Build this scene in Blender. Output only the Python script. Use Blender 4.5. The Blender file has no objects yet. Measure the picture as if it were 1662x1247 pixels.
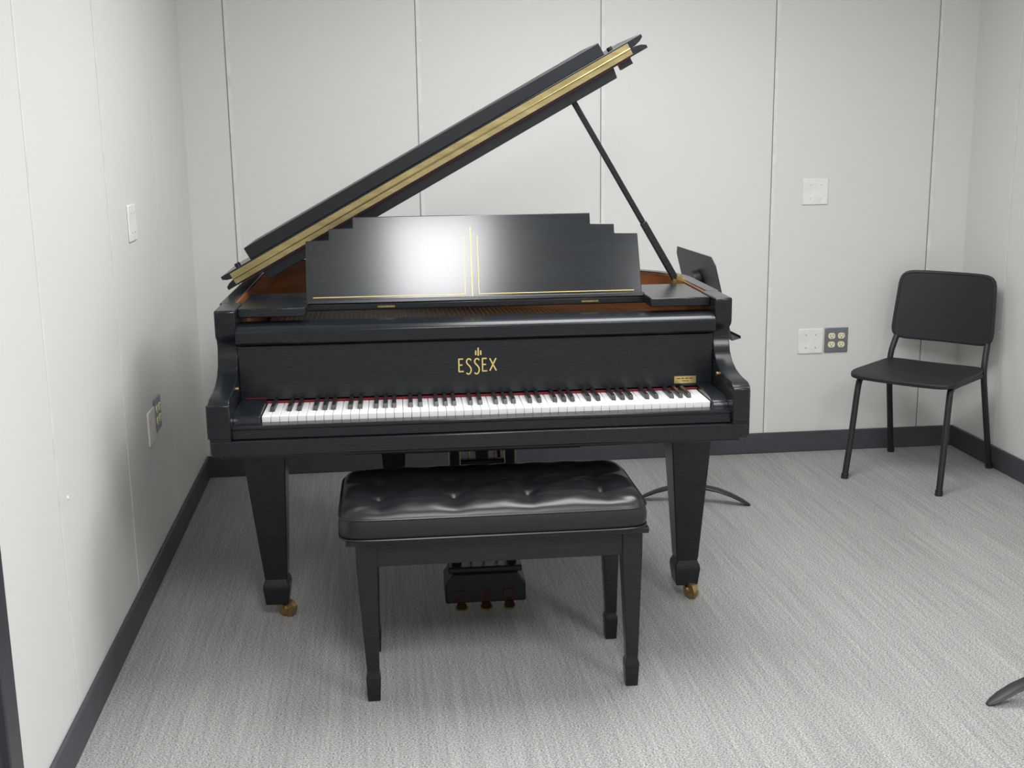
import bpy, bmesh, math, random
from mathutils import Vector, Matrix
random.seed(3)
COL = bpy.context.scene.collection
bpy.context.scene.view_settings.view_transform = 'Standard'

# ------------------------------------------------------------ materials
def pmat(name, col, rough=0.5, metal=0.0, spec=0.5, bump=None, noise=None, coat=0.0):
    m = bpy.data.materials.new(name); m.use_nodes = True
    nt = m.node_tree; b = nt.nodes['Principled BSDF']
    b.inputs['Base Color'].default_value = (*col, 1); b.inputs['Roughness'].default_value = rough
    b.inputs['Metallic'].default_value = metal; b.inputs['Specular IOR Level'].default_value = spec
    b.inputs['Coat Weight'].default_value = coat
    tc = nt.nodes.new('ShaderNodeTexCoord'); mp = nt.nodes.new('ShaderNodeMapping')
    nt.links.new(tc.outputs['Object'], mp.inputs[0])
    sc = (noise or bump or {}).get('scale', (20, 20, 20)); mp.inputs['Scale'].default_value = sc
    n = nt.nodes.new('ShaderNodeTexNoise'); n.inputs['Scale'].default_value = 1; n.inputs['Detail'].default_value = 4
    nt.links.new(mp.outputs[0], n.inputs['Vector'])
    c2 = (noise or {}).get('col', tuple(min(1, c * 1.15 + .001) for c in col))
    r = nt.nodes.new('ShaderNodeValToRGB'); r.color_ramp.elements[0].position = .3; r.color_ramp.elements[1].position = .7
    r.color_ramp.elements[0].color = (*col, 1); r.color_ramp.elements[1].color = (*c2, 1)
    nt.links.new(n.outputs['Fac'], r.inputs[0]); nt.links.new(r.outputs[0], b.inputs['Base Color'])
    if bump:
        bp = nt.nodes.new('ShaderNodeBump'); bp.inputs['Strength'].default_value = bump.get('s', .1)
        bp.inputs['Distance'].default_value = bump.get('d', .001)
        nt.links.new(n.outputs['Fac'], bp.inputs['Height']); nt.links.new(bp.outputs[0], b.inputs['Normal'])
    return m

M = {}
M['black'] = pmat('ebony_satin', (.007, .009, .0115), .24, spec=.42, bump=dict(scale=(12, 200, 350), s=.06, d=.0004), noise=dict(scale=(12, 200, 350), col=(.011, .0135, .017)))
M['blackm'] = pmat('ebony_dull', (.009, .011, .014), .4, spec=.32)
M['desk'] = pmat('desk_ebony', (.006, .008, .011), .165, spec=.55, bump=dict(scale=(6, 30, 160), s=.05, d=.0003), noise=dict(scale=(6, 30, 160), col=(.012, .016, .020)))
M['brass'] = pmat('brass', (.50, .37, .15), .32, metal=1, noise=dict(scale=(40, 40, 40), col=(.66, .50, .22)))
M['hinge'] = pmat('dull_brass', (.31, .25, .115), .32, metal=.9, noise=dict(scale=(9, 40, 40), col=(.47, .39, .19)))
M['oldbrass'] = pmat('aged_brass', (.30, .21, .09), .4, metal=1, noise=dict(scale=(90, 90, 90), col=(.48, .36, .16)))
M['darkbrass'] = pmat('dark_brass', (.14, .095, .04), .5, metal=.9)
M['gold'] = pmat('gold_inlay', (.72, .56, .20), .45, metal=.3)
M['goldplate'] = pmat('bronze_plate', (.06, .030, .013), .5, metal=.4)
M['mahog'] = pmat('mahogany', (.17, .055, .022), .35, spec=.5, noise=dict(scale=(4, 4, 60), col=(.30, .11, .04)))
M['board'] = pmat('soundboard_wood', (.22, .095, .04), .5, noise=dict(scale=(60, 4, 4), col=(.30, .14, .06)))
M['white'] = pmat('key_white', (.82, .83, .83), .22)
M['kblack'] = pmat('key_black', (.012, .012, .013), .35)
M['felt'] = pmat('red_felt', (.17, .010, .015), .9)
M['feltd'] = pmat('dark_red_felt', (.09, .008, .012), .9)
M['leather'] = pmat('black_leather', (.009, .010, .012), .36, spec=.5, bump=dict(scale=(260, 260, 260), s=.2, d=.0006))
M['plastic'] = pmat('black_plastic', (.014, .016, .019), .5, spec=.4, bump=dict(scale=(500, 500, 500), s=.3, d=.0006))
M['tube'] = pmat('black_steel', (.014, .015, .018), .45, spec=.45)
M['wall'] = pmat('wall_vinyl', (.69, .685, .665), .55, spec=.3, bump=dict(scale=(300, 300, 900), s=.12, d=.0008), noise=dict(scale=(300, 300, 900), col=(.75, .745, .725)))
M['ceil'] = pmat('ceiling_tile', (.8, .8, .79), .9)
M['seam'] = pmat('seam_dark', (.20, .20, .20), .6)
M['seaml'] = pmat('seam_light', (.70, .695, .68), .6, spec=.2)
M['seamg'] = pmat('seam_grey', (.55, .55, .54), .6)
M['base'] = pmat('baseboard_rubber', (.058, .060, .070), .5, spec=.4)
M['dgrey'] = pmat('door_grey', (.045, .043, .052), .4)
M['plate'] = pmat('white_plate', (.77, .76, .74), .4)
M['gplate'] = pmat('steel_plate', (.25, .26, .28), .35, metal=.6)
M['ivory'] = pmat('ivory_plastic', (.78, .74, .50), .4)
M['dark'] = pmat('slot_dark', (.01, .01, .01), .6)
M['steel'] = pmat('steel', (.6, .6, .6), .3, metal=1)

def carpet():
    m = bpy.data.materials.new('carpet'); m.use_nodes = True; nt = m.node_tree; b = nt.nodes['Principled BSDF']
    b.inputs['Roughness'].default_value = .95; b.inputs['Specular IOR Level'].default_value = .1
    tc = nt.nodes.new('ShaderNodeTexCoord')
    def noi(sc, det, lo, hi, c0, c1):
        mp = nt.nodes.new('ShaderNodeMapping'); mp.inputs['Scale'].default_value = sc
        nt.links.new(tc.outputs['Object'], mp.inputs[0])
        n = nt.nodes.new('ShaderNodeTexNoise'); n.inputs['Scale'].default_value = 1; n.inputs['Detail'].default_value = det
        nt.links.new(mp.outputs[0], n.inputs['Vector'])
        r = nt.nodes.new('ShaderNodeValToRGB'); r.color_ramp.elements[0].position = lo; r.color_ramp.elements[1].position = hi
        r.color_ramp.elements[0].color = (c0, c0, c0, 1); r.color_ramp.elements[1].color = (c1, c1, c1, 1)
        nt.links.new(n.outputs['Fac'], r.inputs[0]); return r, n
    A, na = noi((210, 330, 100), 3, .36, .60, .15, .48)
    B, nb = noi((95, 2.2, 10), 2, .3, .7, .87, 1.08)
    C, nc = noi((14, .6, 1), 2, .3, .7, .95, 1.04)
    def mul(x, y):
        mx = nt.nodes.new('ShaderNodeMix'); mx.data_type = 'RGBA'; mx.blend_type = 'MULTIPLY'; mx.inputs[0].default_value = 1
        nt.links.new(x, mx.inputs[6]); nt.links.new(y, mx.inputs[7]); return mx.outputs[2]
    o = mul(mul(A.outputs[0], B.outputs[0]), C.outputs[0])
    tint = nt.nodes.new('ShaderNodeMix'); tint.data_type = 'RGBA'; tint.blend_type = 'MULTIPLY'; tint.inputs[0].default_value = 1
    tint.inputs[7].default_value = (1.0, .995, .975, 1); nt.links.new(o, tint.inputs[6])
    nt.links.new(tint.outputs[2], b.inputs['Base Color'])
    bp = nt.nodes.new('ShaderNodeBump'); bp.inputs['Strength'].default_value = .25; bp.inputs['Distance'].default_value = .0015
    nt.links.new(na.outputs['Fac'], bp.inputs['Height']); nt.links.new(bp.outputs[0], b.inputs['Normal'])
    return m
M['carpet'] = carpet()

# ------------------------------------------------------------ geometry helpers
def box(x0, x1, y0, y1, z0, z1):
    v = [(x, y, z) for z in (z0, z1) for y in (y0, y1) for x in (x0, x1)]
    return v, [(0, 2, 3, 1), (4, 5, 7, 6), (0, 1, 5, 4), (2, 6, 7, 3), (0, 4, 6, 2), (1, 3, 7, 5)]
def loft(rings, cap=True):
    n = len(rings[0]); v = [p for r in rings for p in r]; f = []
    for k in range(len(rings) - 1):
        for i in range(n):
            j = (i + 1) % n; f.append((k * n + i, k * n + j, (k + 1) * n + j, (k + 1) * n + i))
    if cap: f.append(tuple(range(n - 1, -1, -1))); f.append(tuple((len(rings) - 1) * n + i for i in range(n)))
    return v, f
def prism_x(prof, x0, x1): return loft([[(x0, y, z) for y, z in prof], [(x1, y, z) for y, z in prof]])
def prism_z(out, z0, z1): return loft([[(x, y, z0) for x, y in out], [(x, y, z1) for x, y in out]])
def prism_y(out, y0, y1): return loft([[(x, y0, z) for x, z in out], [(x, y1, z) for x, z in out]])
def catmull(P, n=8, closed=False):
    P = [Vector(p) for p in P]; out = []
    for i in range(len(P) - 1):
        p0 = P[i - 1] if i > 0 else P[0] * 2 - P[1]; p1 = P[i]; p2 = P[i + 1]; p3 = P[i + 2] if i + 2 < len(P) else P[-1] * 2 - P[-2]
        for k in range(n):
            t = k / n
            out.append(.5 * ((2 * p1) + (p2 - p0) * t + (2 * p0 - 5 * p1 + 4 * p2 - p3) * t * t + (3 * p1 - p0 - 3 * p2 + p3) * t ** 3))
    out.append(P[-1]); return out
def tube(P, r, seg=10, sy=1.0):
    P = [Vector(p) for p in P]; rings = []; up = None
    for i, p in enumerate(P):
        d = (P[min(i + 1, len(P) - 1)] - P[max(i - 1, 0)]).normalized()
        if up is None:
            up = Vector((0, 0, 1)) if abs(d.z) < .9 else Vector((0, 1, 0))
        s = d.cross(up).normalized(); up = s.cross(d).normalized()
        rr = r[i] if isinstance(r, (list, tuple)) else r
        rings.append([tuple(p + s * math.cos(a) * rr + up * math.sin(a) * rr * sy) for a in [2 * math.pi * k / seg for k in range(seg)]])
    return loft(rings)
def cyl(a, b, r, seg=20): return tube([a, b], r, seg)
def disc_ring(c, axis, r, h, seg=24):
    c = Vector(c); ax = Vector(axis).normalized(); return tube([c - ax * h / 2, c + ax * h / 2], r, seg)
def tf(pc, mat): return [tuple(mat @ Vector(p)) for p in pc[0]], pc[1]
def mk(name, pieces, mat, parent=None, bevel=0, seg=2, angle=35, label=None, loc=None):
    if isinstance(pieces, tuple): pieces = [pieces]
    mats = mat if isinstance(mat, list) else [mat]
    me = bpy.data.meshes.new(name); bm = bmesh.new()
    for pc in pieces:
        mi = pc[2] if len(pc) > 2 else 0
        vs = [bm.verts.new(p) for p in pc[0]]
        for f in pc[1]:
            try: fa = bm.faces.new([vs[i] for i in f]); fa.material_index = mi
            except ValueError: pass
    bmesh.ops.recalc_face_normals(bm, faces=bm.faces); bm.to_mesh(me); bm.free()
    for mm in mats: me.materials.append(M[mm])
    for p in me.polygons: p.use_smooth = True
    me.set_sharp_from_angle(angle=math.radians(angle))
    o = bpy.data.objects.new(name, me); COL.objects.link(o)
    if parent: o.parent = parent
    if loc: o.location = loc
    if bevel:
        b = o.modifiers.new('b', 'BEVEL'); b.width = bevel; b.segments = seg; b.limit_method = 'ANGLE'; b.angle_limit = math.radians(40); b.harden_normals = False
    if label: o['label'] = label
    return o
def thing(name, loc, rot, label, cat, group=None):
    e = bpy.data.objects.new(name, None); COL.objects.link(e); e.location = loc; e.rotation_euler = (0, 0, rot); e.empty_display_size = .1
    e['label'] = label; e['category'] = cat
    if group: e['group'] = group
    return e
def struct(o): o['kind'] = 'structure'; return o

# ------------------------------------------------------------ room
XL, XR, YB, YF, ZC = -.77, 2.69, 5.18, -1.4, 2.45
struct(mk('floor', box(XL - .1, XR + .1, YF - .1, YB + .1, -.1, 0), 'carpet'))
struct(mk('ceiling', box(XL - .1, XR + .1, YF - .1, YB + .1, ZC, ZC + .1), 'ceil'))
struct(mk('wall_back', box(XL - .1, XR + .1, YB, YB + .1, 0, ZC), 'wall'))
struct(mk('wall_front', box(XL - .1, XR + .1, YF - .1, YF, 0, ZC), 'wall'))
struct(mk('wall_left', box(XL - .1, XL, YF, YB, 0, ZC), 'wall'))
struct(mk('wall_right', box(XR, XR + .1, YF, YB, 0, ZC), 'wall'))
BH = .097
struct(mk('baseboard_back', box(XL, XR, YB - .012, YB, 0, BH), 'base', bevel=.004))
struct(mk('baseboard_left', box(XL, XL + .012, 2.27, YB - .012, 0, BH), 'base', bevel=.004))
struct(mk('baseboard_right', box(XR - .012, XR, YF, YB - .012, 0, BH), 'base', bevel=.004))
k = 1
for x in (-.585, .203, .992, 1.763, 2.507):
    struct(mk('trim_%d' % k, [box(x - .0018, x + .0018, YB - .0016, YB, BH, ZC) + (0,), box(x + .0018, x + .018, YB - .0022, YB, BH, ZC) + (1,)], ['seam', 'seaml'])); k += 1
for y in (2.81, 3.60, 4.39):
    struct(mk('trim_%d' % k, [box(XL, XL + .0010, y - .0010, y + .0010, BH, ZC) + (0,), box(XL, XL + .0012, y + .0010, y + .014, BH, ZC) + (1,)], ['seamg', 'seaml'])); k += 1
for y in (4.80, 4.01, 3.22):
    struct(mk('trim_%d' % k, [box(XR - .0010, XR, y - .0010, y + .0010, BH, ZC) + (0,), box(XR - .0012, XR, y + .0010, y + .014, BH, ZC) + (1,)], ['seamg', 'seaml'])); k += 1
struct(mk('trim_%d' % k, [box(XL, XL + .035, 2.19, 2.265, 0, 2.1), box(XL, XL + .035, 1.26, 1.34, 0, 2.1), box(XL, XL + .035, 1.26, 2.265, 2.1, 2.18)], 'dgrey', bevel=.004))
struct(mk('door_1', [box(XL, XL + .02, 1.34, 2.19, .005, 2.1) + (0,), disc_ring((XL + .05, 1.42, 1.0), (1, 0, 0), .012, .06) + (1,), cyl((XL + .075, 1.42, 1.0), (XL + .075, 1.54, 1.0), .009) + (1,)], ['dgrey', 'steel']))

sc0 = None
for i, (p, ax) in enumerate([((-.565, YB, 1.855), 'y'), ((.222, YB, 1.86), 'y'), ((1.782, YB, 1.86), 'y'), ((2.526, YB, 1.86), 'y'), ((-.77, 2.893, .617), 'x'), ((-.77, 4.0, .55), 'x'), ((-.77, 3.62, 1.80), 'x'), ((2.69, 4.82, .60), 'X')]):
    if sc0 is None:
        sc0 = mk('wall_screw', loft([[(math.cos(a) * r, y, math.sin(a) * r) for a in [2 * math.pi * q / 12 for q in range(12)]] for r, y in ((.005, 0), (.005, -.002), (.002, -.0035))]), 'plate')
        o = sc0
    else:
        o = sc0.copy(); COL.objects.link(o)
    o.location = p; o.rotation_euler = (0, 0, {'y': 0, 'x': math.pi / 2, 'X': -math.pi / 2}[ax])
    o['label'] = 'small painted screw head beside a wall panel seam'; o['category'] = 'screw'; o['group'] = 'screws along the wall panel seams'

def plate_blank(loc, rot, label):
    t = thing('blank_wall_plate', loc, rot, label, 'wall plate')
    mk('cover', box(-.059, .059, -.006, 0, -.058, .058), 'plate', t, bevel=.003)
    for x in (-.023, .023):
        for z in (-.03, .03):
            mk('screw', disc_ring((x, -.0065, z), (0, 1, 0), .003, .002, 10), 'steel', t)
def outlet(loc, rot, label):
    t = thing('power_outlet', loc, rot, label, 'outlet')
    mk('cover', box(-.056, .056, -.006, 0, -.058, .058), 'gplate', t, bevel=.003)
    for x in (-.023, .023):
        for z in (-.02, .02):
            pts = []
            for q in range(24):
                a = 2 * math.pi * q / 24; pts.append((x + .0165 * math.cos(a), z + max(-.0135, min(.0135, .0165 * math.sin(a)))))
            mk('receptacle', [prism_y(pts, -.009, -.004) + (0,), box(x - .0075, x - .0055, -.0095, -.008, z - .001, z + .007) + (1,), box(x + .0055, x + .0075, -.0095, -.008, z - .001, z + .007) + (1,), disc_ring((x, -.009, z - .007), (0, 1, 0), .0026, .001, 10) + (1,)], ['ivory', 'dark'], t)
plate_blank((1.968, YB, 1.202), 0, 'blank white square plate high on the panelled wall')
plate_blank((1.973, YB, .522), 0, 'blank white square plate beside a grey power outlet')
outlet((2.095, YB, .524), 0, 'grey steel quad outlet with four ivory receptacles')
plate_blank((XL, 3.925, 1.212), math.pi / 2, 'blank white square plate high on the side wall')
plate_blank((XL, 3.985, .527), math.pi / 2, 'blank white square plate beside a steel outlet on the side wall')
outlet((XL, 4.105, .545), math.pi / 2, 'steel quad outlet with ivory receptacles on the side wall')

# ------------------------------------------------------------ piano
P = thing('grand_piano', (.295, 3.13, 0), math.radians(-1.25), 'black satin baby grand piano with raised lid and stepped music desk', 'piano')
xL, xR, cL, cR = -.75, .715, -.688, .660
curve_pts = catmull([(xL, 1.22), (-.748, 1.34), (-.71, 1.45), (-.61, 1.52), (-.48, 1.53), (-.33, 1.47), (-.17, 1.33), (.0, 1.18), (.2, 1.08), (.40, 1.01), (.56, .93), (.67, .82), (.712, .70), (xR, .56)], 6)
curve_pts = [(p[0], p[1]) for p in curve_pts]
def outline(y0, ins=0.0):
    pts = [(xL, y0)] + [c for c in curve_pts if c[1] > y0 + .01] + [(xR, y0)]
    out = []
    n = len(pts)
    for i, p in enumerate(pts):
        a = Vector(pts[max(i - 1, 0)]); b = Vector(pts[min(i + 1, n - 1)]); d = (b - a).normalized()
        nrm = Vector((d.y, -d.x))
        out.append((p[0] + nrm.x * ins, p[1] + nrm.y * ins))
    out[0] = (xL + ins, y0); out[-1] = (xR - ins, y0)
    return out
def ringwall(y0, i0, i1, z0, z1):
    A = outline(y0, i0); B = outline(y0, i1); n = len(A); v = []; f = []
    for (a, b) in zip(A, B): v += [(*a, z0), (*a, z1), (*b, z1), (*b, z0)]
    for i in range(n - 1):
        for q in range(4):
            r = (q + 1) % 4; f.append((i * 4 + q, (i + 1) * 4 + q, (i + 1) * 4 + r, i * 4 + r))
    f.append((0, 1, 2, 3)); f.append(tuple((n - 1) * 4 + q for q in (3, 2, 1, 0)))
    return v, f
RT = 1.010
mk('rim', ringwall(.30, 0, .040, .655, RT), 'black', P, bevel=.003)
mk('inner_rim', ringwall(.32, .0402, .046, .80, RT - .004), 'mahog', P, label='reddish mahogany veneer inside the rim')
mk('soundboard', prism_z(outline(.50, .047), .80, .81), 'board', P, label='golden spruce soundboard')
mk('case_bottom', [prism_z(outline(.40, .042), .66, .675)] + [box(-.70, .64 - .35 * k, .60 + .22 * k, .66 + .22 * k, .60, .66) for k in range(3)], 'blackm', P)
mk('iron_plate', [box(cL + .01, cR - .01, .27, .50, .885, .905), prism_z(outline(.50, .075), .86, .87)], 'goldplate', P, label='bronze painted cast iron plate')
pins = []
for i in range(76):
    for r_ in range(3):
        x = -.60 + i * .0155 + r_ * .005; y = .33 + r_ * .03
        pins.append(cyl((x, y, .90), (x, y, .930), .0025, 6))
tp = mk('tuning_pins', pins, 'darkbrass', P); tp['kind'] = 'stuff'
strs = [cyl((-.60 + i * .0155, .34, .922), (-.62 + i * .0155 * .99, 1.0 + .28 * math.sin(max(0, 1 - i / 76) * 1.4), .905), .0008, 4) for i in range(76)]
st = mk('piano_strings', strs, 'darkbrass', P); st['kind'] = 'stuff'
mk('felt_strip', box(-.62, -.20, .285, .31, .905, .915), 'felt', P)
for pc in ([box(-.07, .04, .25, .27, .925, .937)], [box(.12, .36, .255, .27, .93, .938), box(.12, .13, .25, .27, .905, .938), box(.35, .36, .25, .27, .905, .938)], [box(-.30, -.24, .255, .27, .905, .93)]):
    mk('plate_bracket', pc, 'brass', P)

# arms (cheeks)
prof = [(-.056, .655), (-.056, .782), (-.050, .795), (-.03, .803), (.03, .806), (.085, .815), (.13, .832), (.155, .855), (.168, .885), (.172, .905), (.166, .922), (.150, .934), (.146, .944), (.146, RT - .004), (.15, RT), (.31, RT), (.31, .655)]
mk('arm', prism_x(prof, xL + .006, cL), 'black', P, bevel=.003)
mk('arm', prism_x(prof, cR, xR - .006), 'black', P, bevel=.003)
for x0, x1 in ((xL + .002, cL + .002), (cR - .002, xR - .010)):
    mk('arm_block', [box(x0, x1, -.066, .05, .700, .792)], 'black', P, bevel=.004)
mk('key_bed', [box(xL + .008, xR - .012, -.058, .42, .650, .692), box(xL + .03, xR - .03, -.045, .40, .640, .651), box(-.30, .25, .0, .42, .625, .641)], 'black', P, bevel=.003)
mk('key_slip', [box(cL, cR, -.045, -.008, .692, .724), box(cL, cR, -.050, -.006, .719, .730)], 'black', P, bevel=.003)
kb = [(-.02, .69), (-.02, .732), (-.012, .746), (.01, .754), (.05, .757), (.165, .758), (.165, .69)]
mk('key_block', prism_x(kb, cL, -.6145), 'black', P, bevel=.003)
mk('key_block', prism_x(kb, .6145, cR), 'black', P, bevel=.003)
# keyboard
KZ = .013
K = mk('keyboard', [box(-.613, .613, .0, .20, .690, .702 + KZ)], 'board', P)
w = 1.226 / 52
wk = mk('white_key', box(-w / 2 + .0006, w / 2 - .0006, 0, .158, .700 + KZ, .7305 + KZ), 'white', K, bevel=.0015)
bkv = loft([[(-.0062, .050, .728 + KZ), (.0062, .050, .728 + KZ), (.0062, .158, .728 + KZ), (-.0062, .158, .728 + KZ)], [(-.0052, .057, .7435 + KZ), (.0052, .057, .7435 + KZ), (.0052, .158, .7435 + KZ), (-.0052, .158, .7435 + KZ)]])
bk = mk('black_key', bkv, 'kblack', K, bevel=.001)
blacks = []
for i in range(52):
    x = -.613 + w * (i + .5)
    if i == 0: wk.location.x = x
    else:
        c = wk.copy(); COL.objects.link(c); c.location.x = x
    if i < 51 and (i % 7) in (0, 2, 3, 5, 6): blacks.append((x + w / 2 + {0: 0, 2: -.0015, 3: .0015, 5: -.002, 6: 0}[i % 7]))
for i, x in enumerate(blacks):
    if i == 0: bk.location.x = x
    else:
        c = bk.copy(); COL.objects.link(c); c.location.x = x
mk('key_felt', [box(-.6145, .6145, .1585, .164, .735, .7495), box(-.672, -.6145, .161, .164, .757, .7592)], 'felt', P, label='thin red felt strip behind the keys')
FB = mk('fallboard', [prism_x([(.165, .752), (.165, .905), (.172, .912), (.24, .912), (.24, .752)], cL, cR), prism_x([(.150, .912), (.136, .918), (.134, .950), (.140, .958), (.155, .963), (.24, .965), (.24, .912)], cL, cR)], 'black', P, bevel=.002)
def ribbon(pts, wd, y0, y1):
    pts = [Vector(p) for p in pts]; v = []; f = []
    n = len(pts)
    for i, p in enumerate(pts):
        d = (pts[min(i + 1, n - 1)] - pts[max(i - 1, 0)]).normalized(); s = Vector((-d.y, d.x)) * wd / 2
        for q in (p + s, p - s):
            v.append((q.x, y0, q.y)); v.append((q.x, y1, q.y))
    for i in range(n - 1):
        a = i * 4; b = a + 4; f += [(a, b, b + 2, a + 2), (a + 1, a + 3, b + 3, b + 1), (a, a + 1, b + 1, b), (a + 2, b + 2, b + 3, a + 3)]
    f += [(0, 2, 3, 1), (n * 4 - 4, n * 4 - 3, n * 4 - 1, n * 4 - 2)]
    return v, f
def letter(ch, x, z, h, wd, sw):
    y0, y1 = .1635, .166
    R = lambda pts: ribbon([(x + a * wd, z + b * h) for a, b in pts], sw, y0, y1)
    if ch == 'E': return [R([(.12, 0), (.12, 1)]), R([(.05, 1), (.85, 1)]), R([(.1, .52), (.72, .52)]), R([(.05, 0), (.9, 0)])]
    if ch == 'S':
        pts = catmull([(.85, .88), (.6, 1.0), (.3, .96), (.15, .78), (.28, .60), (.6, .42), (.82, .18), (.72, -.10), (.42, -.22), (.1, -.12)], 5)
        return [R([(p[0], p[1]) for p in pts])]
    if ch == 'X': return [R([(.08, 1), (.92, 0)]), R([(.9, 1), (.08, 0)])]
L = []; x = -.076
for ch, wd in zip('ESSEX', (.0170, .0190, .0190, .0170, .022)):
    L += letter(ch, x, .8165, .036, wd, .0037); x += wd + .0040
mk('lettering', L, 'gold', FB, label='gold art deco lettering reading ESSEX')
mk('emblem', [box(-.0275, -.0235, .163, .166, .863, .876), box(-.0205, -.0165, .163, .166, .861, .884), box(-.0135, -.0095, .163, .166, .863, .876)], 'gold', FB, label='gold three bar emblem')
mk('name_plate', [box(.548, .612, .163, .166, .762, .783) + (0,)] + [box(.556 + .012 * q, .565 + .012 * q, .1625, .163, .775, .7775) + (1,) for q in range(4)] + [box(.570, .590, .1625, .163, .768, .770) + (1,)], ['brass', 'goldplate'], FB, bevel=0, label='small brass name plate')
for xx in (cL + .003, cR - .003): mk('hinge_pin', disc_ring((xx, .10, .80), (1, 0, 0), .006, .006, 14), 'oldbrass', P)
mk('desk_shelf', [box(cL, -.50, .205, .52, .980, 1.006), box(.485, cR, .205, .52, .980, 1.006), box(-.51, .495, .315, .40, .978, .998), box(cL, cR, .40, .52, .978, .996)], 'black', P, bevel=.003)
# music desk
lean = math.radians(16)
MD = Matrix.Translation((-.005, .345, .998)) @ Matrix.Rotation(-lean, 4, 'X')
dp = [(-.502, 0), (.492, 0), (.486, .186), (.416, .188), (.416, .216), (.344, .218), (.344, .251), (-.362, .251), (-.362, .219), (-.432, .217), (-.432, .184), (-.500, .182)]
DK = mk('music_desk', tf(prism_y(dp, -.008, .008), MD), 'desk', P, bevel=.002)
gl = []
def gbar(x0, x1, z0, z1): gl.append(tf(box(x0, x1, -.0090, -.0078, z0, z1), MD))
gbar(-.482, -.036, .013, .0150); gbar(-.038, -.036, .012, .185)
gbar(-.0175, -.0145, .006, .215)
gbar(.003, .005, .012, .186); gbar(.003, .468, .013, .0150)
mk('inlay', gl, 'gold', DK, label='thin gold inlay lines')
mk('desk_ledge', tf(box(-.505, .495, -.03, .008, -.008, .004), MD), 'black', P, bevel=.002)
for xx in (-.30, .30): mk('desk_hinge', box(xx, xx + .05, .310, .316, .985, .990), 'oldbrass', P)
# lid
LA = math.radians(28.7)
LM = Matrix.Translation((xL - .008, 0, 1.016)) @ Matrix.Rotation(-LA, 4, 'Y') @ Matrix.Translation((-xL + .008, 0, 0))
def flat(w0, o): return [(a, b, w0) for a, b in o]
LYF = .552
LIDp = mk('lid', tf(loft([flat(0, outline(LYF, -.008)), flat(.010, outline(LYF, -.008)), flat(.017, outline(LYF, .004)), flat(.022, outline(LYF, .024))]), LM), 'black', P, bevel=.0015)
def rect(x0, x1, y0, y1): return [(x0, y0), (x0, y1), (x1, y1), (x1, y0)]
x0, x1 = xL - .008, xR + .008
mk('front_flap', tf(loft([flat(.0235, rect(x0 + .032, x1 - .032, LYF, .89)), flat(.029, rect(x0 + .012, x1 - .012, LYF, .91)), flat(.036, rect(x0, x1, LYF, .92)), flat(.046, rect(x0, x1, LYF, .92))]), LM), 'black', LIDp, bevel=.0015)
mk('flap_panel', tf(box(x0 + .105, x1 - .125, LYF + .012, .87, .046, .086), LM), 'blackm', LIDp, bevel=.002)
mk('lid_panel', tf(loft([flat(-.034, outline(LYF + .012, .115)), flat(0, outline(LYF + .012, .11))]), LM), 'blackm', LIDp, bevel=.002)
hp = [box(x0 + .03, x1 - .05, LYF - .0025, LYF, .005, .0205), box(x0 + .03, x1 - .05, LYF - .0025, LYF, .0255, .041), tube([(x0 + .03, LYF - .004, .023), (x1 - .05, LYF - .004, .023)], .0028, 8)]
for i in range(32):
    xx = x0 + .06 + i * .0435
    hp.append(disc_ring((xx, LYF - .003, .012), (0, 1, 0), .0025, .002, 8) + (1,)); hp.append(disc_ring((xx + .02, LYF - .003, .034), (0, 1, 0), .0025, .002, 8) + (1,))
mk('lid_hinge', [tf(h, LM) + ((h[2],) if len(h) > 2 else ()) for h in hp], ['hinge', 'oldbrass'], LIDp, label='long brass piano hinge strip')
mk('felt_line', tf(box(x0 + .05, x1 - .06, LYF - .001, LYF + .003, -.0015, .0), LM), 'feltd', LIDp)
for pc in (disc_ring((x1 - .10, LYF + .03, .052), (0, 0, 1), .009, .012, 14), disc_ring((x0 + .06, LYF + .03, .052), (0, 0, 1), .009, .012, 14), box(x1 - .10, x1 - .06, LYF + .01, LYF + .04, -.02, 0)):
    mk('lid_bumper', tf(pc, LM), 'blackm', LIDp)
# prop
pa, pb = Vector((.648, .585, 1.008)), Vector((.318, .61, 1.574))
mid = pa.lerp(pb, .33)
def stick(a, b, w1, w2):
    d = (b - a).normalized(); s = d.cross(Vector((0, 1, 0))).normalized(); t = s.cross(d)
    return loft([[tuple(c + s * i * w1 / 2 + t * j * w2 / 2) for i, j in ((-1, -1), (1, -1), (1, 1), (-1, 1))] for c in (a, b)])
mk('lid_prop', [stick(pa, mid, .022, .018), stick(mid, pb, .0175, .014)], 'black', P, bevel=.003)
mk('prop_bracket', [box(.635, .675, .57, .60, .995, 1.014), disc_ring((.655, .572, 1.018), (0, 1, 0), .010, .012, 14)], 'brass', P)
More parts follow.
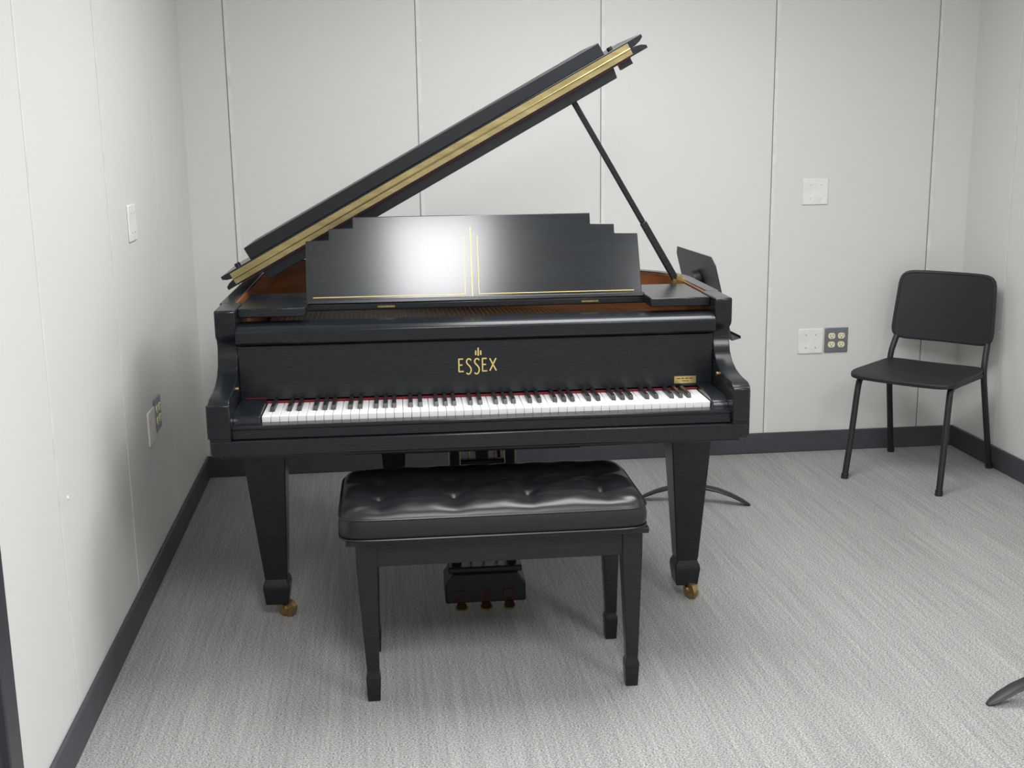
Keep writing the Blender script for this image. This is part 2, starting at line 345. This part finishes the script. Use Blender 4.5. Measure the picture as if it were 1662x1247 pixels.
# legs
def leg(x, y, rotc, off):
    def sq(h, z, o_=0): return [(x - h + o_, y - h, z), (x + h + o_, y - h, z), (x + h + o_, y + h, z), (x - h + o_, y + h, z)]
    Lg = mk('leg', loft([sq(.072, .652), sq(.072, .60), sq(.067, .595), sq(.035, .135, off), sq(.033, .128, off), sq(.040, .112, off), sq(.0415, .10, off), sq(.035, .045, off)]), 'black', P, bevel=.003)
    c = Vector((x + off, y, 0)); d = Vector((math.cos(rotc), math.sin(rotc), 0)); s = Vector((-d.y, d.x, 0))
    wh = c + d * .034 + Vector((0, 0, .0265))
    mk('caster', [cyl(c + Vector((0, 0, .038)), c + Vector((0, 0, .048)), .022, 20), tube([c + Vector((0, 0, .042)), wh + s * .015 + Vector((0, 0, .008)), wh + s * .015], .006, 8), tube([c + Vector((0, 0, .042)), wh - s * .015 + Vector((0, 0, .008)), wh - s * .015], .006, 8), cyl(wh - s * .010, wh + s * .010, .0265, 24), cyl(wh - s * .020, wh + s * .020, .007, 10)], 'oldbrass', Lg, label='brass caster wheel')
leg(-.660, .43, math.radians(-25), .014)
leg(.655, .43, math.radians(-65), 0)
leg(-.28, 1.30, math.radians(60), 0)
# pedal lyre
oct_ = [(-.125, .055), (-.125, .115), (-.098, .152), (.098, .152), (.125, .115), (.125, .055)]
LY = mk('pedal_lyre', [prism_y(oct_, .31, .45), box(-.115, .115, .315, .44, .150, .170), box(-.10, -.07, .35, .40, .16, .645), box(.07, .10, .35, .40, .16, .645), box(-.13, .13, .32, .44, .60, .65), box(-.02, .02, .36, .39, .50, .60), box(-.07, .07, .36, .39, .47, .50)], 'blackm', P, bevel=.006)
mk('pedal_rod', [cyl((x, .375, .165), (x, .375, .61), .004, 8) for x in (-.04, 0, .04)], 'brass', LY)
mk('brace', [cyl((-.085, .41, .20), (-.06, .80, .66), .007, 8), cyl((.085, .41, .20), (.06, .80, .66), .007, 8)], 'blackm', LY)
mk('lyre_inlay', [box(-.103, -.1005, .348, .350, .2, .60), box(-.0695, -.067, .348, .350, .2, .60), box(.0665, .069, .348, .350, .2, .60), box(.1005, .103, .348, .350, .2, .60)], 'gold', LY)
for x in (-.076, .0, .072):
    mk('pedal', loft([[(x + a * r_, y, z + b * h_) for a, b in ((-1, -1), (1, -1), (1.2, 0), (1, 1), (-1, 1), (-1.2, 0))] for y, z, r_, h_ in ((.32, .066, .008, .003), (.305, .060, .010, .003), (.290, .054, .015, .004), (.278, .050, .015, .004), (.270, .048, .009, .003))]), 'darkbrass', LY, label='dull brass pedal')
    mk('slot_felt', [box(x - .016, x + .016, .3065, .311, .094, .097), box(x - .016, x - .013, .3065, .311, .066, .097), box(x + .013, x + .016, .3065, .311, .066, .097), box(x - .016, x + .016, .3065, .311, .064, .067)], 'feltd', LY)

# ------------------------------------------------------------ bench
B = thing('piano_bench', (.300, 3.098, 0), math.radians(-.7), 'black piano bench with glossy tufted leather cushion before the keyboard', 'bench')
def bleg(x, y, off):
    def sq(h, z, o_=0): return [(x - h + o_, y - h, z), (x + h + o_, y - h, z), (x + h + o_, y + h, z), (x - h + o_, y + h, z)]
    mk('leg', loft([sq(.027, .447), sq(.027, .39), sq(.0165, .088, off), sq(.0155, .080, off), sq(.0190, .070, off), sq(.0195, .062, off), sq(.0165, 0, off)]), 'black', B, bevel=.0025)
for sx, of in ((-.349, .006), (.350, .004)):
    for sy in (-.147, .160): bleg(sx, sy, of)
for pc in (box(-.34, .335, -.168, -.150, .380, .446), box(-.34, .335, .162, .180, .380, .446), box(-.370, -.353, -.15, .165, .380, .446), box(.350, .367, -.15, .165, .380, .446)):
    mk('apron', pc, 'black', B, bevel=.002)
mk('lid_board', [box(-.400, .390, -.196, .205, .4465, .464)], 'black', B, bevel=.004)
for xx in (-.255, .185): mk('lid_hinge', box(xx, xx + .055, -.171, -.167, .441, .4455), 'brass', B)
HX, HY, CX, CY, ZB, ZT = .400, .210, -.014, .003, .462, .546
nx, ny = 120, 64
btn = [(CX + u * HX, CY + v * HY) for u in (-.74, -.245, .25, .745) for v in (-.33, .38)]
def segd(px, py, a, b):
    ax, ay = a; bx, by = b; dx, dy = bx - ax, by - ay; t = max(0, min(1, ((px - ax) * dx + (py - ay) * dy) / (dx * dx + dy * dy)))
    return math.hypot(px - ax - t * dx, py - ay - t * dy)
def edge_map(u, v, n=12):
    if u == 0 and v == 0: return 0, 0
    s = max(abs(u), abs(v)) / (abs(u) ** n + abs(v) ** n) ** (1 / n); return u * s, v * s
creases = []
for c in range(4):
    a, b = btn[c * 2], btn[c * 2 + 1]; creases.append((a, b))
    creases.append((a, (a[0], CY - HY)))
    if c < 3:
        creases.append((a, btn[c * 2 + 2])); creases.append((b, btn[c * 2 + 3]))
        creases.append((a, btn[c * 2 + 3]))
for r_ in (0, 1):
    creases.append((btn[r_], (CX - HX, btn[r_][1]))); creases.append((btn[6 + r_], (CX + HX, btn[6 + r_][1])))
V = []; F = []
def ctop(u, v):
    a, b = edge_map(u, v); x = CX + a * HX; y = CY + b * HY
    d = min((1 - abs(u)) * HX, (1 - abs(v)) * HY)
    R = .036
    z = ZT - .006
    if d < R: z = ZT - .006 - .020 + .020 * math.sqrt(max(0, 1 - ((R - d) / R) ** 2))
    fade = min(1, d / .045)
    dc = min(segd(x, y, p, q) for p, q in creases); db = min(math.hypot(x - p[0], y - p[1]) for p in btn)
    z += fade * (.0085 * (1 - math.exp(-(dc / .045) ** 2)) - .0024 * math.exp(-dc / .009) - .014 * math.exp(-(db / .018) ** 2) - .006 * math.exp(-(db / .05) ** 2))
    z += fade * .0010 * math.sin(x * 70 + y * 40 + 2 * math.sin(y * 60))
    return (x, y, z)
for j in range(ny + 1):
    for i in range(nx + 1): V.append(ctop(-1 + 2 * i / nx, -1 + 2 * j / ny))
for j in range(ny):
    for i in range(nx): a = j * (nx + 1) + i; F.append((a, a + 1, a + nx + 2, a + nx + 1))
loop = [(i, 0) for i in range(nx)] + [(nx, j) for j in range(ny)] + [(i, ny) for i in range(nx, 0, -1)] + [(0, j) for j in range(ny, 0, -1)]
topring = [V[j * (nx + 1) + i] for i, j in loop]
def sring(z, s): return [(CX + (p[0] - CX) * (1 + s / HX), CY + (p[1] - CY) * (1 + s / HY), z) for p in topring]
SR = [sring(ZB, -.004), sring(ZB + .004, .0), sring(ZB + .016, .004), sring(ZB + .034, .005), sring(ZB + .050, .002), topring]
sv, sf = loft(SR, cap=False); sf.append(tuple(range(len(loop) - 1, -1, -1)))
CU = mk('cushion', [(V, F), (sv, sf)], 'leather', B, angle=60, label='glossy black tufted leather cushion')
bm = bmesh.new(); bm.from_mesh(CU.data); bmesh.ops.remove_doubles(bm, verts=bm.verts, dist=.0001); bmesh.ops.recalc_face_normals(bm, faces=bm.faces); bm.to_mesh(CU.data); bm.free()
for zz, s in ((ZB + .004, .003), (ZT - .026, .002)):
    pr = [Vector(p) for p in sring(zz, s)]; pr = pr[::2]
    mk('piping', tube(pr + [pr[0]], .0028, 6), 'leather', CU)
for p in btn:
    zb = ctop((p[0] - CX) / HX, (p[1] - CY) / HY)[2]
    mk('button', loft([[(p[0] + r_ * math.cos(a), p[1] + r_ * math.sin(a), zb + h) for a in [2 * math.pi * q / 14 for q in range(14)]] for r_, h in ((.009, -.004), (.009, .0005), (.006, .002), (.001, .003))]), 'leather', CU)

# ------------------------------------------------------------ chair
C = thing('stacking_chair', (2.318, 4.762, 0), math.radians(-46.9), 'black plastic stacking chair with steel tube legs near the wall corner', 'chair')
nx, ny = 24, 20
def slab(fn, nx, ny, th):
    top = []; bot = []
    for j in range(ny + 1):
        for i in range(nx + 1):
            p, n = fn(-1 + 2 * i / nx, -1 + 2 * j / ny); p = Vector(p); n = Vector(n)
            top.append(tuple(p + n * th / 2)); bot.append(tuple(p - n * th / 2))
    N = len(top); v = top + bot; f = []
    for j in range(ny):
        for i in range(nx):
            a = j * (nx + 1) + i; q = (a, a + 1, a + nx + 2, a + nx + 1); f.append(q); f.append(tuple(N + t for t in reversed(q)))
    lp = [i for i in range(nx)] + [nx + j * (nx + 1) for j in range(ny)] + [ny * (nx + 1) + i for i in range(nx, 0, -1)] + [j * (nx + 1) for j in range(ny, 0, -1)]
    for k in range(len(lp)):
        a, b = lp[k], lp[(k + 1) % len(lp)]; f.append((a, N + a, N + b, b))
    return v, f
def rr(u, v, n=8): return edge_map(u, v, n)
def seatfn(u, v):
    a, b = rr(u, v); wdt = .230 - .010 * (b + 1) / 2
    z = .452 + .004 * a * a - .016 * max(0, -b - .5) ** 2 * 4 * .6 - .006 * (1 - a * a) * (1 - b * b) + .010 * max(0, b - .6)
    return (a * wdt, -.048 + b * .210, z), (0, 0, 1)
mk('seat', slab(seatfn, nx, ny, .018), 'plastic', C, angle=50, bevel=.004)
def backfn(u, v):
    a, b = rr(u, v, 9); z = .702 + b * .145; y = .205 + .045 * (b + 1) / 2 - .028 * a * a + .012
    return (a * (.213 - .008 * b), y, z), (0, -1, .25)
mk('backrest', slab(backfn, nx, ny, .012), 'plastic', C, angle=50, bevel=.003)
mk('backrest_rim', tube([Vector(backfn(u, v)[0]) for u, v in [(-1 + 2 * t / 24, 1) for t in range(25)] + [(1, 1 - 2 * t / 16) for t in range(1, 17)] + [(1 - 2 * t / 24, -1) for t in range(1, 25)] + [(-1, -1 + 2 * t / 16) for t in range(1, 17)]], .0085, 8), 'plastic', C)
for s in (-1, 1):
    mk('leg', tube(catmull([(s * .205, -.275, 0), (s * .200, -.235, .20), (s * .197, -.205, .37), (s * .195, -.185, .425), (s * .195, -.14, .435), (s * .198, 0, .435), (s * .203, .13, .435)], 6), .0132, 12), 'tube', C)
    mk('leg', tube(catmull([(s * .225, .262, 0), (s * .218, .21, .20), (s * .212, .17, .36), (s * .209, .155, .44), (s * .207, .165, .50), (s * .200, .205, .575), (s * .188, .235, .68), (s * .183, .255, .80)], 6), .0132, 12), 'tube', C)
    for g in (cyl((s * .205, -.275, 0), (s * .2045, -.271, .022), .0155, 14), cyl((s * .225, .262, 0), (s * .2245, .259, .022), .0155, 14)): mk('glide', g, 'plastic', C)
for yy in (-.13, .12): mk('crossbar', cyl((-.2, yy, .432), (.2, yy, .432), .009), 'tube', C)

# ------------------------------------------------------------ music stands
def stand(loc, rot, legrot, label, deskz, tilt=18, grp='black orchestra music stands'):
    S = thing('music_stand', loc, rot, label, 'music stand', grp)
    base = []
    for q, a in enumerate(legrot):
        a = a - rot; d = Vector((math.cos(a), math.sin(a), 0)); rings = []
        s = Vector((-d.y, d.x, 0))
        for t, z, wv, th in ((0.0, .062, .018, .012), (.05, .064, .021, .010), (.10, .056, .023, .009), (.15, .040, .023, .008), (.19, .022, .021, .007), (.215, .009, .015, .006), (.228, .003, .007, .003)):
            c = d * t + Vector((0, 0, z)); rings.append([tuple(c + s * (wv * math.cos(b)) + Vector((0, 0, max(-z + 0.0, th * math.sin(b))))) for b in [2 * math.pi * k / 12 for k in range(12)]])
        base.append(loft(rings))
    mk('base', base, 'tube', S, angle=50)
    mk('pole', [cyl((0, 0, .03), (0, 0, .50), .014, 16), cyl((0, 0, .48), (0, 0, .52), .018, 16), cyl((0, 0, .50), (0, .0, deskz - .01), .009, 16)], 'tube', S)
    DM = Matrix.Translation((0, -.02, deskz)) @ Matrix.Rotation(-math.radians(tilt), 4, 'X')
    ol = [(-.25, -.16), (.25, -.16), (.25, .13), (.22, .16), (-.22, .16), (-.25, .13)]
    mk('desk', [tf(prism_y(ol, -.0015, .0015), DM), tf(box(-.25, .25, -.035, 0, -.162, -.159), DM), tf(box(-.25, .25, -.036, -.033, -.162, -.152), DM)], 'tube', S)
    mk('clamp', [tf(disc_ring((0, .015, .05), (0, 1, 0), .036, .026, 24), DM), tf(box(-.06, .06, .002, .012, -.012, .012), DM)], 'tube', S)
    return S
stand((1.248, 4.50, 0), math.radians(92), [math.radians(164), math.radians(-22), math.radians(75)], 'black metal music stand standing behind the piano', .862, 14)
stand((1.770, 2.715, 0), math.radians(57), [math.radians(186), math.radians(306), math.radians(66)], 'black metal music stand with curved feet on the carpet', 1.10)

# ------------------------------------------------------------ lights
def light(x, y, sx, sy, e, name='ceiling_light'):
    t = thing(name, (x, y, ZC), 0, 'recessed fluorescent ceiling panel light', 'ceiling light', 'ceiling panel lights')
    mk('frame', [box(-sx / 2 - .03, sx / 2 + .03, -sy / 2 - .03, -sy / 2, -.02, 0), box(-sx / 2 - .03, sx / 2 + .03, sy / 2, sy / 2 + .03, -.02, 0), box(-sx / 2 - .03, -sx / 2, -sy / 2, sy / 2, -.02, 0), box(sx / 2, sx / 2 + .03, -sy / 2, sy / 2, -.02, 0)], 'plate', t)
    ld = bpy.data.lights.new('lamp', 'AREA'); ld.shape = 'RECTANGLE'; ld.size = sx; ld.size_y = sy; ld.energy = e; ld.color = (.99, .995, 1)
    lo_ = bpy.data.objects.new('lamp', ld); COL.objects.link(lo_); lo_.parent = t; lo_.location = (0, 0, -.012)
light(.22, .75, .50, 1.2, 56)
light(1.75, .75, .50, 1.2, 36)
light(.85, 3.45, 1.1, 1.2, 50)
w_ = bpy.data.worlds.new('w'); bpy.context.scene.world = w_; w_.use_nodes = True
w_.node_tree.nodes['Background'].inputs[0].default_value = (.8, .82, .85, 1); w_.node_tree.nodes['Background'].inputs[1].default_value = .3

# ------------------------------------------------------------ camera
f = 1924.; r = .0131; p = math.radians(12); a = math.radians(6.5)
r0 = Vector((math.cos(a), -math.sin(a), 0)); u0 = Vector((math.sin(p) * math.sin(a), math.sin(p) * math.cos(a), math.cos(p))); fw = Vector((math.cos(p) * math.sin(a), math.cos(p) * math.cos(a), -math.sin(p)))
cx = r0 * math.cos(r) - u0 * math.sin(r); cy = r0 * math.sin(r) + u0 * math.cos(r)
cd = bpy.data.cameras.new('camera'); cd.sensor_width = 36; cd.lens = f / 1662 * 36; cd.clip_start = .05
co = bpy.data.objects.new('camera', cd); COL.objects.link(co)
co.matrix_world = Matrix(((cx.x, cy.x, -fw.x, 0), (cx.y, cy.y, -fw.y, 0), (cx.z, cy.z, -fw.z, 1.48), (0, 0, 0, 1)))
bpy.context.scene.camera = co
